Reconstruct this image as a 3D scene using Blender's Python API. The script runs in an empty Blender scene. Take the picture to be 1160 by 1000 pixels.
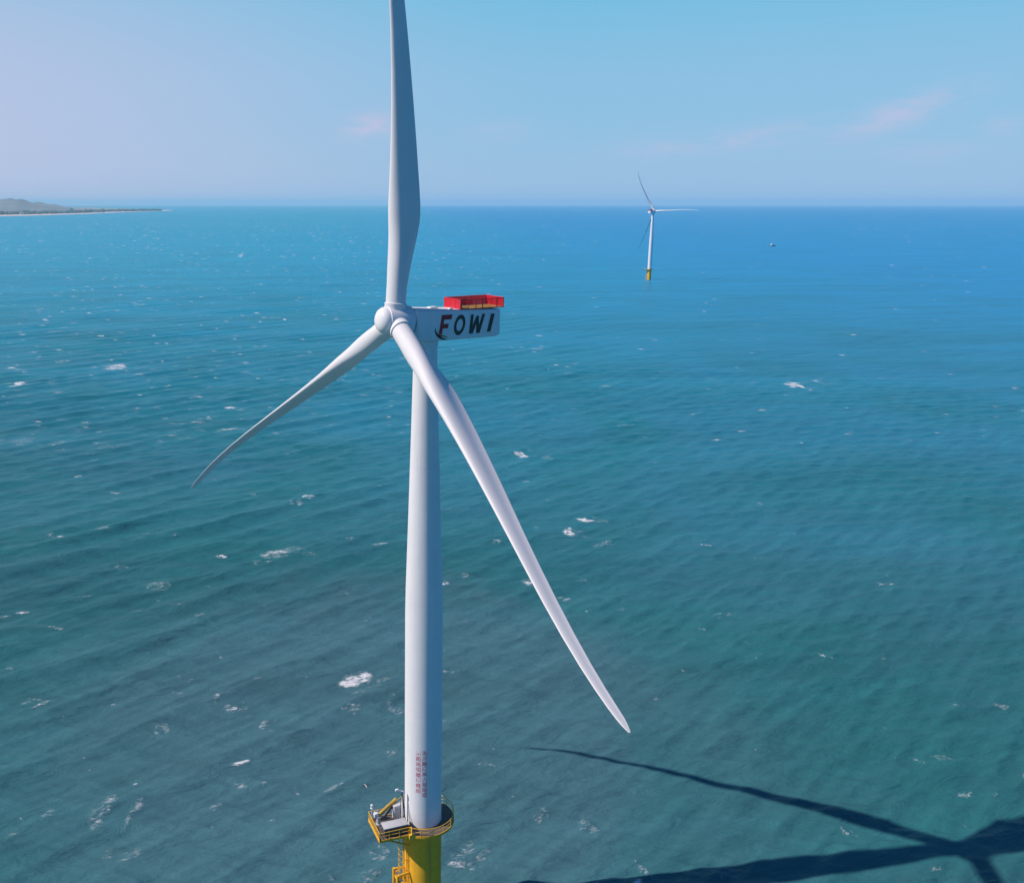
import bpy, bmesh, math, random
import numpy as np
from mathutils import Vector, Matrix

S = bpy.context.scene
COL = S.collection
R_ = math.radians

# ------------------------------------------------------------------ camera
CAM_F, CAM_X0, CAM_H = 1080.99, 459.7, 101.762        # focal in px of a 1160 px wide frame
PITCH = R_(13.974)
cam_d = bpy.data.cameras.new("camera")
cam_d.sensor_width = 36.0
cam_d.lens = 36.0 * CAM_F / 1160.0
cam_d.shift_x = (580.0 - CAM_X0) / 1160.0
cam_d.clip_start = 0.5
cam_d.clip_end = 300000.0
cam = bpy.data.objects.new("camera", cam_d)
COL.objects.link(cam)
cam.location = (0, 0, CAM_H)
cam.rotation_euler = (math.pi / 2 - PITCH, 0, 0)
S.camera = cam

# ------------------------------------------------------------------ light
SUN_TRAVEL_AZ, SUN_EL = R_(80.0), R_(42.8)          # azimuth the light travels to (from +Y to +X)
sun_d = bpy.data.lights.new("sun", "SUN")
sun_d.energy = 4.4
sun_d.angle = R_(0.53)
sun_d.color = (1.0, 0.87, 0.80)
sun = bpy.data.objects.new("sun", sun_d)
COL.objects.link(sun)
ldir = Vector((math.sin(SUN_TRAVEL_AZ) * math.cos(SUN_EL), math.cos(SUN_TRAVEL_AZ) * math.cos(SUN_EL), -math.sin(SUN_EL)))
sun.rotation_euler = ldir.to_track_quat('-Z', 'Y').to_euler()

world = bpy.data.worlds.new("World")
S.world = world
world.use_nodes = True
S.view_settings.view_transform = 'Standard'
S.view_settings.look = 'None'
S.view_settings.exposure = 0.0
S.view_settings.gamma = 1.0
S.cycles.max_bounces = 6
S.cycles.volume_bounces = 1
S.cycles.use_denoising = True


class NT:
    """small node-tree helper"""
    def __init__(self, tree):
        self.t = tree

    def n(self, kind, **kw):
        nd = self.t.nodes.new(kind)
        for k, v in kw.items():
            if k.startswith("i_"):
                nd.inputs[k[2:].replace("_", " ")].default_value = v
            else:
                setattr(nd, k, v)
        return nd

    def link(self, a, b):
        self.t.links.new(a, b)

    def val(self, x, sock):
        if isinstance(x, (int, float)):
            sock.default_value = x
        elif isinstance(x, (tuple, list)):
            sock.default_value = x if len(x) == len(sock.default_value) else (*x, 1.0)
        else:
            self.link(x, sock)

    def math(self, op, a, b=0.0, c=None, clamp=False):
        m = self.n("ShaderNodeMath", operation=op, use_clamp=clamp)
        self.val(a, m.inputs[0]); self.val(b, m.inputs[1])
        if c is not None:
            self.val(c, m.inputs[2])
        return m.outputs[0]

    def smooth(self, x, lo, hi, a=0.0, b=1.0):
        m = self.n("ShaderNodeMapRange", interpolation_type='SMOOTHSTEP')
        self.val(x, m.inputs[0])
        m.inputs[1].default_value = lo; m.inputs[2].default_value = hi
        m.inputs[3].default_value = a; m.inputs[4].default_value = b
        return m.outputs[0]

    def mix(self, fac, a, b, blend='MIX'):
        m = self.n("ShaderNodeMix", data_type='RGBA', blend_type=blend)
        self.val(fac, m.inputs[0]); self.val(a, m.inputs[6]); self.val(b, m.inputs[7])
        return m.outputs[2]

    def noise(self, vec, scale, detail=4.0, rough=0.55, dist=0.0, out=0):
        m = self.n("ShaderNodeTexNoise")
        m.inputs["Scale"].default_value = scale
        m.inputs["Detail"].default_value = detail
        m.inputs["Roughness"].default_value = rough
        m.inputs["Distortion"].default_value = dist
        if vec is not None:
            self.link(vec, m.inputs["Vector"])
        return m.outputs[out]

    def grain(self, vec, crest, along, across):
        """coordinates stretched along the compass bearing crest"""
        a = self.mapping(vec, rot=(0, 0, crest - math.pi / 2))
        return self.mapping(a, scale=(along, across, 1))

    def mapping(self, vec, scale=(1, 1, 1), rot=(0, 0, 0), loc=(0, 0, 0)):
        m = self.n("ShaderNodeMapping")
        m.inputs["Scale"].default_value = scale
        m.inputs["Rotation"].default_value = rot
        m.inputs["Location"].default_value = loc
        self.link(vec, m.inputs["Vector"])
        return m.outputs[0]


def px_dir(x, y):
    """direction through a point of the photograph, used once to find where things stand"""
    c = ((x - CAM_X0) / CAM_F, 1.0, (500 - y) / CAM_F)
    return Vector((c[0], math.cos(PITCH) + math.sin(PITCH) * c[2], -math.sin(PITCH) + math.cos(PITCH) * c[2]))


def sea_pt(x, y, z=0.0):
    d = px_dir(x, y)
    t = (z - CAM_H) / d.z
    return Vector((d.x * t, d.y * t, z))


def build_world():
    t = world.node_tree
    t.nodes.clear()
    k = NT(t)
    out = k.n("ShaderNodeOutputWorld")
    bg = k.n("ShaderNodeBackground")
    bg.inputs["Strength"].default_value = 0.1
    sky = k.n("ShaderNodeTexSky", sky_type='NISHITA')
    sky.sun_disc = False
    sky.sun_elevation = SUN_EL
    sky.sun_rotation = SUN_TRAVEL_AZ + math.pi
    sky.altitude = 100.0
    sky.air_density = 1.0
    sky.dust_density = 0.6
    sky.ozone_density = 3.0
    tc = k.n("ShaderNodeTexCoord").outputs["Generated"]
    sep = k.n("ShaderNodeSeparateXYZ")
    k.link(tc, sep.inputs[0])
    X, Y, Z = sep.outputs
    # the air's own colour: deep blue overhead, milky towards the horizon, a little rosier on the sunward (left) side
    ramp = k.n("ShaderNodeValToRGB")
    el = ramp.color_ramp
    el.interpolation = 'EASE'
    stops = [(0.0, (3.4, 5.4, 7.8)), (0.10, (2.7, 5.4, 7.85)), (0.22, (1.7, 5.3, 7.75)), (0.33, (0.45, 3.7, 7.0)), (0.52, (0.2, 1.4, 3.5)), (1.0, (0.16, 0.38, 0.9))]
    while len(el.elements) < len(stops):
        el.elements.new(0.5)
    for e, (p, c) in zip(el.elements, stops):
        e.position = p
        e.color = (c[0] / 8, c[1] / 8, c[2] / 8, 1)
    k.link(Z, ramp.inputs[0])
    air = k.mix(1.0, ramp.outputs[0], (8.0, 8.0, 8.0), 'MULTIPLY')
    left = k.smooth(X, 0.18, -0.5)
    low = k.smooth(Z, 0.36, 0.08)
    rosy = k.math('MULTIPLY', left, low)
    air = k.mix(k.math('MULTIPLY', rosy, 0.85), air, (5.35, 5.7, 7.95))
    # clearer, deeper sky on the side away from the sun
    away = k.smooth(k.math('SUBTRACT', k.math('MULTIPLY', X, 0.62), k.math('MULTIPLY', Y, 0.6)), -0.18, 0.55)
    air = k.mix(away, air, k.mix(1.0, air, (0.26, 0.55, 0.90), 'MULTIPLY'))
    col = k.mix(0.92, sky.outputs[0], air)
    # thin streaks of cloud low over the horizon
    az = k.math('ARCTAN2', X, Y)
    ele = k.math('ARCSINE', Z)
    n1 = k.noise(k.mapping(tc, scale=(8, 8, 34)), 3.0, 9.0, 0.68, 0.8)
    acc = None
    for (px, py, w, h, tilt, s) in ((420, 143, 28, 15, -0.1, 1.5), (855, 156, 62, 12, -0.12, .75), (760, 168, 60, 12, -0.05, .5), (1018, 130, 62, 15, -0.3, 1.0), (980, 150, 40, 10, -.2, .4),
                                    (1140, 142, 22, 10, 0, .5), (565, 148, 40, 14, 0, .35), (1045, 172, 60, 12, -.05, .35)):
        d = px_dir(px, py).normalized()
        a0, e0 = math.atan2(d.x, d.y), math.asin(d.z)
        da = k.math('SUBTRACT', az, a0)
        de = k.math('SUBTRACT', ele, e0)
        de = k.math('ADD', de, k.math('MULTIPLY', da, tilt))
        q = k.math('ADD', k.math('POWER', k.math('MULTIPLY', da, CAM_F / w), 2.0), k.math('POWER', k.math('MULTIPLY', de, CAM_F / h), 2.0))
        m = k.math('MULTIPLY', k.math('EXPONENT', k.math('MULTIPLY', q, -1.2)), s)
        acc = m if acc is None else k.math('MAXIMUM', acc, m)
    wisps = k.math('MULTIPLY', acc, k.smooth(n1, 0.30, 0.62))
    col = k.mix(k.math('MULTIPLY', wisps, 0.52), col, (6.2, 5.6, 7.6))
    k.link(col, bg.inputs["Color"])
    k.link(bg.outputs[0], out.inputs[0])


build_world()


# ------------------------------------------------------------------ object helpers
def tag(o, label=None, cat=None, group=None, kind=None):
    if label: o["label"] = label
    if cat: o["category"] = cat
    if group: o["group"] = group
    if kind: o["kind"] = kind
    return o


def empty(name, loc=(0, 0, 0)):
    o = bpy.data.objects.new(name, None)
    o.location = loc
    o.empty_display_size = 0.5
    COL.objects.link(o)
    return o


def link_mesh(name, me, parent=None):
    o = bpy.data.objects.new(name, me)
    COL.objects.link(o)
    if parent is not None:
        o.parent = parent
    return o


def obj(name, bm, mat, parent=None, smooth=None):
    bmesh.ops.recalc_face_normals(bm, faces=bm.faces)
    me = bpy.data.meshes.new(name)
    bm.to_mesh(me)
    bm.free()
    for m in (mat if isinstance(mat, (list, tuple)) else [mat]):
        me.materials.append(m)
    if smooth is not None:
        for p in me.polygons:
            p.use_smooth = True
        if smooth < 180:
            me.set_sharp_from_angle(angle=R_(smooth))
    return link_mesh(name, me, parent)


def add_box(bm, c, size, ax=None, bevel=0.0, mi=0):
    """box centred at c, size along the three axes ax (defaults to world)"""
    ax = ax or (Vector((1, 0, 0)), Vector((0, 1, 0)), Vector((0, 0, 1)))
    M = Matrix((ax[0], ax[1], ax[2])).transposed().to_4x4()
    M.translation = Vector(c)
    g = bmesh.ops.create_cube(bm, size=1.0, matrix=M @ Matrix.Diagonal((*size, 1)))
    fs = {f for v in g['verts'] for f in v.link_faces}
    for f in fs: f.material_index = mi
    if bevel:
        es = list({e for v in g['verts'] for e in v.link_edges})
        bmesh.ops.bevel(bm, geom=es, offset=bevel, segments=2, affect='EDGES', profile=0.5)


def add_tube(bm, p0, p1, r, n=8, r1=None, mi=0, cap=True):
    p0, p1 = Vector(p0), Vector(p1)
    d = p1 - p0
    L = d.length
    q = d.to_track_quat('Z', 'Y').to_matrix().to_4x4()
    q.translation = (p0 + p1) / 2
    g = bmesh.ops.create_cone(bm, cap_ends=cap, segments=n, radius1=r, radius2=r if r1 is None else r1, depth=L, matrix=q)
    for f in {f for v in g['verts'] for f in v.link_faces}: f.material_index = mi


def add_path(bm, pts, r, n=8, closed=False):
    m = len(pts)
    for i in range(m if closed else m - 1):
        add_tube(bm, pts[i], pts[(i + 1) % m], r, n)


def add_lathe(bm, prof, origin=(0, 0, 0), axis=(0, 0, 1), n=48, mi=0):
    """prof = [(distance along the axis, radius)]"""
    axis = Vector(axis).normalized()
    q = axis.to_track_quat('Z', 'Y').to_matrix()
    o = Vector(origin)
    rings = []
    for (h, r) in prof:
        if r < 1e-4:
            rings.append([bm.verts.new(o + axis * h)])
        else:
            rings.append([bm.verts.new(o + q @ Vector((r * math.cos(2 * math.pi * i / n), r * math.sin(2 * math.pi * i / n), h))) for i in range(n)])
    for a, b in zip(rings[:-1], rings[1:]):
        for i in range(n):
            j = (i + 1) % n
            if len(a) == 1 and len(b) == 1: continue
            if len(a) == 1: f = bm.faces.new((a[0], b[i], b[j]))
            elif len(b) == 1: f = bm.faces.new((a[i], a[j], b[0]))
            else: f = bm.faces.new((a[i], a[j], b[j], b[i]))
            f.material_index = mi
    if len(rings[0]) > 1: bm.faces.new(list(reversed(rings[0]))).material_index = mi
    if len(rings[-1]) > 1: bm.faces.new(rings[-1]).material_index = mi


def add_loft(bm, loops, cap=True):
    rings = [[bm.verts.new(p) for p in L] for L in loops]
    n = len(rings[0])
    for a, b in zip(rings[:-1], rings[1:]):
        for i in range(n):
            j = (i + 1) % n
            bm.faces.new((a[i], a[j], b[j], b[i]))
    if cap:
        bm.faces.new(list(reversed(rings[0])))
        bm.faces.new(rings[-1])


# ------------------------------------------------------------------ materials
def mat(name, col, rough=0.5, metal=0.0, var=0.0, vscale=1.0, bump=0.0, spec=0.5, streak=None):
    m = bpy.data.materials.new(name)
    m.use_nodes = True
    t = m.node_tree
    k = NT(t)
    p = t.nodes["Principled BSDF"]
    p.inputs["Roughness"].default_value = rough
    p.inputs["Metallic"].default_value = metal
    p.inputs["Specular IOR Level"].default_value = spec
    tc = k.n("ShaderNodeTexCoord").outputs["Object"]
    c = (*col, 1.0)
    if var > 0:
        n = k.noise(tc, vscale, 5.0, 0.6)
        f = k.smooth(n, 0.3, 0.75)
        dark = tuple(x * (1 - var) for x in col)
        cs = k.mix(f, dark, col)
        if streak:
            ns = k.noise(k.mapping(tc, scale=(2.2, 2.2, 0.05)), 1.0, 5.0, 0.6)
            cs = k.mix(k.smooth(ns, 0.5, 0.8, 0.0, streak[0]), cs, streak[1])
        k.link(cs, p.inputs["Base Color"])
        k.link(k.math('ADD', k.math('MULTIPLY', f, -0.12), rough + 0.06), p.inputs["Roughness"])
    else:
        p.inputs["Base Color"].default_value = c
    if bump > 0:
        b = k.n("ShaderNodeBump")
        b.inputs["Strength"].default_value = bump
        b.inputs["Distance"].default_value = 0.05
        k.link(k.noise(tc, vscale * 6, 4.0), b.inputs["Height"])
        k.link(b.outputs[0], p.inputs["Normal"])
    return m


M_WHITE = mat("white_paint", (0.80, 0.80, 0.81), 0.5, spec=0.2, var=0.06, vscale=0.35, streak=(0.4, (0.60, 0.585, 0.56)))
M_BLADE = mat("blade_gelcoat", (0.75, 0.75, 0.76), 0.5, spec=0.2, var=0.05, vscale=0.25)
M_SEAM = mat("seam_paint", (0.70, 0.70, 0.71), 0.5)
M_GAP = mat("dark_gap", (0.03, 0.035, 0.05), 0.6)
M_YELLOW = mat("yellow_paint", (0.94, 0.49, 0.03), 0.5, spec=0.25, var=0.15, vscale=0.8, streak=(0.75, (0.42, 0.20, 0.05)))
M_RAIL = mat("yellow_rail_paint", (0.88, 0.52, 0.04), 0.45, var=0.1, vscale=2.0)
M_RED = mat("red_paint", (0.70, 0.018, 0.04), 0.45, var=0.12, vscale=2.0)
M_GRATE = mat("galvanised_grating", (0.16, 0.13, 0.11), 0.7, var=0.3, vscale=3.0, bump=0.4)
M_GREY = mat("grey_cabinet_paint", (0.55, 0.56, 0.58), 0.5, var=0.1, vscale=1.5)
M_DKGREY = mat("dark_grey_paint", (0.10, 0.10, 0.11), 0.5, var=0.2, vscale=2.0)
M_BLACK = mat("black_rubber", (0.02, 0.02, 0.022), 0.6)
M_FLOOR = mat("deck_floor_paint", (0.55, 0.42, 0.10), 0.6, var=0.2, vscale=2.0)
M_LET_RED = mat("red_letter_film", (0.36, 0.02, 0.03), 0.5)
M_LET_DARK = mat("dark_letter_film", (0.035, 0.048, 0.038), 0.5)
M_LET_GOLD = mat("gold_letter_film", (0.30, 0.22, 0.05), 0.5)
M_SIGN_RED = mat("sign_red_paint", (0.62, 0.03, 0.07), 0.5)


# ------------------------------------------------------------------ sea
RNG = np.random.default_rng(11)


def build_sea():
    def geo(a, b, q):
        n = int(math.log(b / a) / math.log(1 + q)) + 1
        return np.geomspace(a, b, n)
    rr = np.concatenate([geo(45, 110, 0.012)[:-1], geo(110, 620, 0.0032)[:-1], geo(620, 1800, 0.0048)[:-1], geo(1800, 6000, 0.009)[:-1], geo(6000, 60000, 0.025)])
    th = np.concatenate([np.arange(-R_(48), R_(52), 0.0019), np.linspace(R_(52), R_(312), 150)[:-1]])   # from +Y clockwise to +X
    nr, nt = len(rr), len(th)
    dr = np.gradient(rr)
    Rg, Tg = np.meshgrid(rr, th, indexing='ij')
    X = Rg * np.sin(Tg)
    Y = Rg * np.cos(Tg)
    dth = np.where(np.abs(((th + math.pi) % (2 * math.pi)) - math.pi) < R_(53), 0.0019, 0.0305)
    sp = np.maximum(dr[:, None], Rg * dth[None, :])
    Z = np.zeros_like(X)
    DX = np.zeros_like(X)
    DY = np.zeros_like(X)
    # wind sea: crests lie some 25 degrees off the east-west line
    lams = np.concatenate([np.geomspace(2.0, 13, 60), np.geomspace(9, 34, 26)])
    shelter = np.interp(Tg, [-R_(20), R_(2), R_(18)], [1.0, 0.75, 0.15])
    for i, lam in enumerate(lams):
        k = 2 * math.pi / lam
        if i < 60:                                   # chop
            amp = 0.0095 * lam ** 0.66 * RNG.uniform(0.5, 1.3)
            a = R_(-8) + RNG.normal(0, 0.42)
            env = 1.0
        else:                                        # swell
            amp = 0.105 * math.exp(-((lam - 19) / 9) ** 2) * RNG.uniform(0.6, 1.3) + 0.012
            a = R_(-42) + RNG.normal(0, 0.13)
            env = shelter
        kx, ky = k * math.sin(a), k * math.cos(a)
        ph = RNG.uniform(0, 2 * math.pi)
        rows = np.nonzero(dr < lam / 2.2)[0]
        if len(rows) == 0: continue
        e = rows[-1] + 1
        fade = np.clip((lam / sp[:e] - 2.2) / 2.0, 0, 1)
        arg = kx * X[:e] + ky * Y[:e] + ph
        w = fade * amp * (env if isinstance(env, float) else env[:e])
        Z[:e] += w * np.sin(arg)
        c = w * np.cos(arg) * 0.8
        DX[:e] += c * math.sin(a)
        DY[:e] += c * math.cos(a)
    foam = np.zeros_like(X)

    def patch(cx, cy, hw, hd, rot, s, power=1.0):
        rc = math.hypot(cx, cy)
        ac = math.atan2(cx, cy)
        ext = max(hw, hd) * 1.3
        i0, i1 = np.searchsorted(rr, [rc - ext, rc + ext])
        j0, j1 = np.searchsorted(th[:th.searchsorted(R_(52))], [ac - ext / rc, ac + ext / rc])
        if i1 <= i0 or j1 <= j0: return
        dx = X[i0:i1, j0:j1] - cx
        dy = Y[i0:i1, j0:j1] - cy
        u = (dx * math.cos(rot) + dy * math.sin(rot)) / hw
        v = (-dx * math.sin(rot) + dy * math.cos(rot)) / hd
        q = np.clip(1 - u * u - v * v, 0, 1) ** power
        foam[i0:i1, j0:j1] = np.maximum(foam[i0:i1, j0:j1], q * s)

    # whitecaps of the photograph, each at its place on the water: x, y, width, height in photo pixels, strength
    seen = [(402, 768, 42, 18, 1), (430, 771, 22, 7, .6), (447, 800, 26, 15, .6), (262, 803, 20, 11, .95), (245, 790, 9, 11, .85), (300, 819, 13, 12, .75),
            (184, 829, 20, 15, .5), (115, 922, 24, 38, .62), (157, 917, 16, 30, .66), (55, 921, 22, 14, .5), (120, 968, 16, 12, .45),
            (313, 628, 38, 15, .8), (182, 664, 34, 13, .55), (114, 600, 32, 7, .62), (130, 415, 32, 7, .85), (24, 434, 16, 5, 1),
            (645, 603, 14, 12, 1), (664, 590, 24, 9, 1), (682, 591, 18, 5, .6), (684, 616, 34, 6, .5), (591, 515, 15, 9, 1), (618, 518, 18, 6, .5),
            (897, 436, 20, 7, 1), (925, 432, 11, 4, .8), (598, 660, 16, 12, .8), (258, 486, 26, 6, .8), (30, 498, 32, 8, .45), (62, 502, 18, 5, .4),
            (125, 505, 28, 8, .35), (335, 570, 18, 6, .62), (663, 935, 34, 18, .55), (612, 922, 20, 22, .5), (958, 940, 9, 7, .85), (520, 977, 32, 11, .75),
            (730, 985, 18, 12, .65), (931, 742, 7, 4, .9), (510, 760, 18, 7, .65), (10, 755, 14, 5, .65), (36, 793, 22, 6, .62), (606, 395, 15, 4, .7),
            (685, 437, 16, 4, .65), (740, 385, 9, 3, .6), (225, 694, 24, 7, .45), (1085, 800, 16, 5, .6), (1135, 800, 20, 6, .55), (1060, 858, 40, 6, .5),
            (430, 960, 22, 22, .45), (420, 990, 30, 16, .55), (465, 735, 10, 8, .4), (1040, 860, 14, 5, .7), (1000, 745, 8, 4, .5), (742, 792, 10, 4, .5),
            (290, 770, 22, 5, .6), (155, 690, 22, 5, .45), (70, 410, 12, 3, .8), (160, 345, 14, 3, .7), (60, 376, 18, 3, .6), (705, 690, 10, 4, .5), (395, 672, 12, 5, .5)]
    for (x, y, w, h, s) in seen:
        P = sea_pt(x, y)
        d2 = P.x ** 2 + P.y ** 2 + CAM_H ** 2
        hw = 0.5 * w * math.sqrt(d2) / CAM_F
        hd = 0.5 * h * d2 / (CAM_F * CAM_H)
        m = 3 + int(hw * hd * .35) if hw > .6 else 2
        for q in range(min(m, 9)):
            ou, ov = RNG.uniform(-.62, .62), RNG.uniform(-.6, .6)
            patch(P.x + hw * ou, P.y + hd * ov, hw * RNG.uniform(.3, .62), hd * RNG.uniform(.3, .6), R_(RNG.normal(15, 14)), s * RNG.uniform(.8, 1.05), 0.7)
        if s > .7:
            patch(P.x, P.y, hw * .7, hd * .7, R_(12), s * .85, 0.6)
            for q in range(4):
                patch(P.x + hw * RNG.uniform(.2, 2.2), P.y + hd * RNG.uniform(-1.4, 1.2), hw * RNG.uniform(.3, .7), hd * RNG.uniform(.2, .4), R_(RNG.normal(15, 20)), .45, .8)
    for _ in range(1500):
        rc = 120 * (3500 / 120) ** RNG.uniform(0, 1)
        ac = RNG.uniform(R_(-46), R_(48))
        # fewer on the right, as in the picture
        if RNG.uniform() < 0.55 * np.clip((ac + 0.1) / 0.5, 0, 1): continue
        tipw = sea_pt(715, 828)
        if math.hypot(rc * math.sin(ac) - tipw.x, rc * math.cos(ac) - tipw.y) < 16: continue
        big = RNG.uniform() ** 3
        hw = (0.35 + 1.5 * big) * (1 + rc / 1500)
        st = RNG.uniform(.45, .85) if RNG.uniform() < .8 else .95
        for q in range(1 + int(big * 4)):
            patch(rc * math.sin(ac) + hw * RNG.normal(0, .7) * (q > 0), rc * math.cos(ac) + hw * RNG.normal(0, .5) * (q > 0), hw * RNG.uniform(.5, 1), hw * RNG.uniform(.2, .5), R_(RNG.normal(22, 18)), st, 0.8)
    for _ in range(4200):
        rc = 420 * (5600 / 420) ** RNG.uniform(0, 1)
        ac = RNG.uniform(R_(-46), R_(48))
        if RNG.uniform() < 0.85 * np.clip((ac + 0.2) / 0.4, 0, 1): continue
        i = min(np.searchsorted(rr, rc), nr - 1)
        hw = max(1.0 + 2.6 * RNG.uniform() ** 3 + rc / 700, rc * 0.0019 * 1.1)
        hd = max(hw * .5, dr[i] * .8)
        patch(rc * math.sin(ac), rc * math.cos(ac), hw, hd, R_(RNG.normal(14, 10)) if hd < hw * 1.5 else 0, min(1.1, RNG.uniform(.45, .92) * (1 + rc / 4000)), 0.7)
    X += DX
    Y += DY
    Z += foam * 0.12
    nv = nr * nt + 1
    co = np.zeros((nv, 3), np.float32)
    co[:-1, 0] = X.ravel(); co[:-1, 1] = Y.ravel(); co[:-1, 2] = Z.ravel()
    ii, jj = np.meshgrid(np.arange(nr - 1), np.arange(nt), indexing='ij')
    j2 = (jj + 1) % nt
    quads = np.stack([ii * nt + jj, ii * nt + j2, (ii + 1) * nt + j2, (ii + 1) * nt + jj], -1).reshape(-1, 4)[:, ::-1]
    j = np.arange(nt)
    tris = np.stack([np.full(nt, nv - 1), j, (j + 1) % nt], -1)[:, ::-1]
    loops = np.concatenate([quads.ravel(), tris.ravel()]).astype(np.int32)
    starts = np.concatenate([np.arange(len(quads)) * 4, len(quads) * 4 + np.arange(nt) * 3]).astype(np.int32)
    me = bpy.data.meshes.new("sea_water")
    me.vertices.add(nv)
    me.vertices.foreach_set("co", co.ravel())
    me.loops.add(len(loops))
    me.loops.foreach_set("vertex_index", loops)
    me.polygons.add(len(starts))
    me.polygons.foreach_set("loop_start", starts)
    me.polygons.foreach_set("use_smooth", np.ones(len(starts), bool))
    at = me.attributes.new("foam", 'FLOAT', 'POINT')
    f = np.zeros(nv, np.float32)
    f[:-1] = foam.ravel()
    at.data.foreach_set("value", f)
    me.update()
    me.validate()
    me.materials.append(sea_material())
    o = link_mesh("sea_water", me)
    tag(o, kind="structure", label="blue green sea with small whitecaps", cat="sea")
    return o


def sea_material():
    m = bpy.data.materials.new("sea_water_surface")
    m.use_nodes = True
    t = m.node_tree
    k = NT(t)
    p = t.nodes["Principled BSDF"]
    tc = k.n("ShaderNodeTexCoord").outputs["Object"]
    fo = k.n("ShaderNodeAttribute", attribute_name="foam").outputs["Fac"]
    # body colour of the water: greener and bluer, sediment-milky patches
    big = k.noise(k.mapping(tc, rot=(0, 0, R_(-20)), scale=(1, 0.7, 1), loc=(40, 10, 0)), 0.010, 4.0, 0.55, 0.6)
    mid = k.noise(k.grain(tc, R_(60), 0.45, 1.4), 0.06, 5.0, 0.6, 0.4)
    f = k.math('ADD', k.math('MULTIPLY', k.smooth(big, 0.36, 0.62), 0.8), k.math('MULTIPLY', k.smooth(mid, 0.35, 0.7), 0.25))
    c = k.mix(f, (0.025, 0.152, 0.164), (0.042, 0.146, 0.172))
    # bluer with distance: grazing sky reflection and haze put into the base colour
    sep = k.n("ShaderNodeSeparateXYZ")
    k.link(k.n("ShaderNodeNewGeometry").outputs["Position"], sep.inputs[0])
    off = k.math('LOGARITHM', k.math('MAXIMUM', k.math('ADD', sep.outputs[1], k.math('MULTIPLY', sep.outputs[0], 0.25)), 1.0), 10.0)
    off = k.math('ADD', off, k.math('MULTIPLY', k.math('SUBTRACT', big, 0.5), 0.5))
    clear = k.smooth(off, 2.2, 3.45)  # weight of the painted reflection, rising with distance
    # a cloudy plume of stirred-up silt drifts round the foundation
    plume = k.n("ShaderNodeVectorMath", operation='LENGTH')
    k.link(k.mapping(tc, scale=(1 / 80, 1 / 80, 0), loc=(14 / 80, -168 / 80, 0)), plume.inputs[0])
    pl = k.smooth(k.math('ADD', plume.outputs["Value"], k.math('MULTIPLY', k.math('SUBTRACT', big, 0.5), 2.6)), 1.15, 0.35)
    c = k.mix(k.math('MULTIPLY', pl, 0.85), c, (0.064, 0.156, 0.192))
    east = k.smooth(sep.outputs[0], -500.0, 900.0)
    c = k.mix(clear, c, k.mix(east, (0.004, 0.318, 0.490), (0.0, 0.250, 0.545)))  # far tones hold the painted sky reflection, greener left, bluer right
    # wind streaks and slicks, long across the breeze
    st1 = k.noise(k.grain(tc, R_(84), 0.16, 1.0), 0.022, 9.0, 0.68, 0.5)
    st2 = k.noise(k.grain(tc, R_(78), 0.3, 1.0), 0.11, 6.0, 0.66, 0.5)
    sv = k.math('ADD', k.smooth(st1, 0.30, 0.70, 0.88, 1.14), k.smooth(st2, 0.3, 0.7, -0.05, 0.07))
    gv = k.n("ShaderNodeCombineColor")
    for q in range(3): k.link(sv, gv.inputs[q])
    c = k.mix(1.0, c, gv.outputs[0], 'MULTIPLY')
    # foam, broken up by noise, with thin lace around it
    n1 = k.noise(k.grain(tc, R_(66), 0.6, 1.4), 0.9, 8.0, 0.72, 1.2)
    n2 = k.noise(k.grain(tc, R_(66), 0.7, 1.2), 0.33, 3.0, 0.5, 2.5)
    ridge = k.math('SUBTRACT', 1.0, k.math('MULTIPLY', k.math('ABSOLUTE', k.math('SUBTRACT', n2, 0.5)), 14.0), clamp=True)
    has = k.smooth(fo, 0.02, 0.2)
    solid = k.smooth(k.math('ADD', fo, k.math('MULTIPLY', k.math('SUBTRACT', n1, 0.5), 2.2)), 0.50, 0.95)
    solid = k.math('MULTIPLY', solid, has)
    lace = k.math('MULTIPLY', k.math('MULTIPLY', ridge, k.smooth(n1, 0.40, 0.60)), k.smooth(fo, 0.05, 0.4, 0, 0.45))
    mask = k.math('MAXIMUM', k.math('MULTIPLY', solid, k.smooth(fo, 0.2, 0.85, 0.45, 1.0)), lace)
    c2 = k.mix(mask, c, (0.80, 0.80, 0.82))
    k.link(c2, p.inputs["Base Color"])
    k.link(k.math('ADD', k.math('MULTIPLY', mask, 0.4), 0.32), p.inputs["Roughness"])
    p.inputs["IOR"].default_value = 1.333
    p.inputs["Specular IOR Level"].default_value = 0.12  # kept low, the base colour carries the distant reflection
    # chop and ripples too small for the mesh
    w0 = k.noise(k.grain(tc, R_(72), 0.33, 1.0), 0.06, 5.0, 0.6, 0.4)
    b0 = k.n("ShaderNodeBump")
    b0.inputs["Strength"].default_value = 0.5
    b0.inputs["Distance"].default_value = 4.0
    k.link(w0, b0.inputs["Height"])
    w1 = k.noise(k.grain(tc, R_(70), 0.4, 1.0), 0.30, 6.0, 0.62, 0.5)
    w2 = k.noise(k.grain(tc, R_(84), 0.5, 1.0), 1.7, 4.0, 0.6, 0.3)
    b1 = k.n("ShaderNodeBump")
    b1.inputs["Strength"].default_value = 0.62
    b1.inputs["Distance"].default_value = 1.2
    k.link(w1, b1.inputs["Height"])
    k.link(b0.outputs[0], b1.inputs["Normal"])
    b2 = k.n("ShaderNodeBump")
    b2.inputs["Strength"].default_value = 0.34
    b2.inputs["Distance"].default_value = 0.25
    k.link(w2, b2.inputs["Height"])
    k.link(b1.outputs[0], b2.inputs["Normal"])
    k.link(b2.outputs[0], p.inputs["Normal"])
    return m


build_sea()

# ------------------------------------------------------------------ wind turbine
BLADE_R = 60.0


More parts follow.
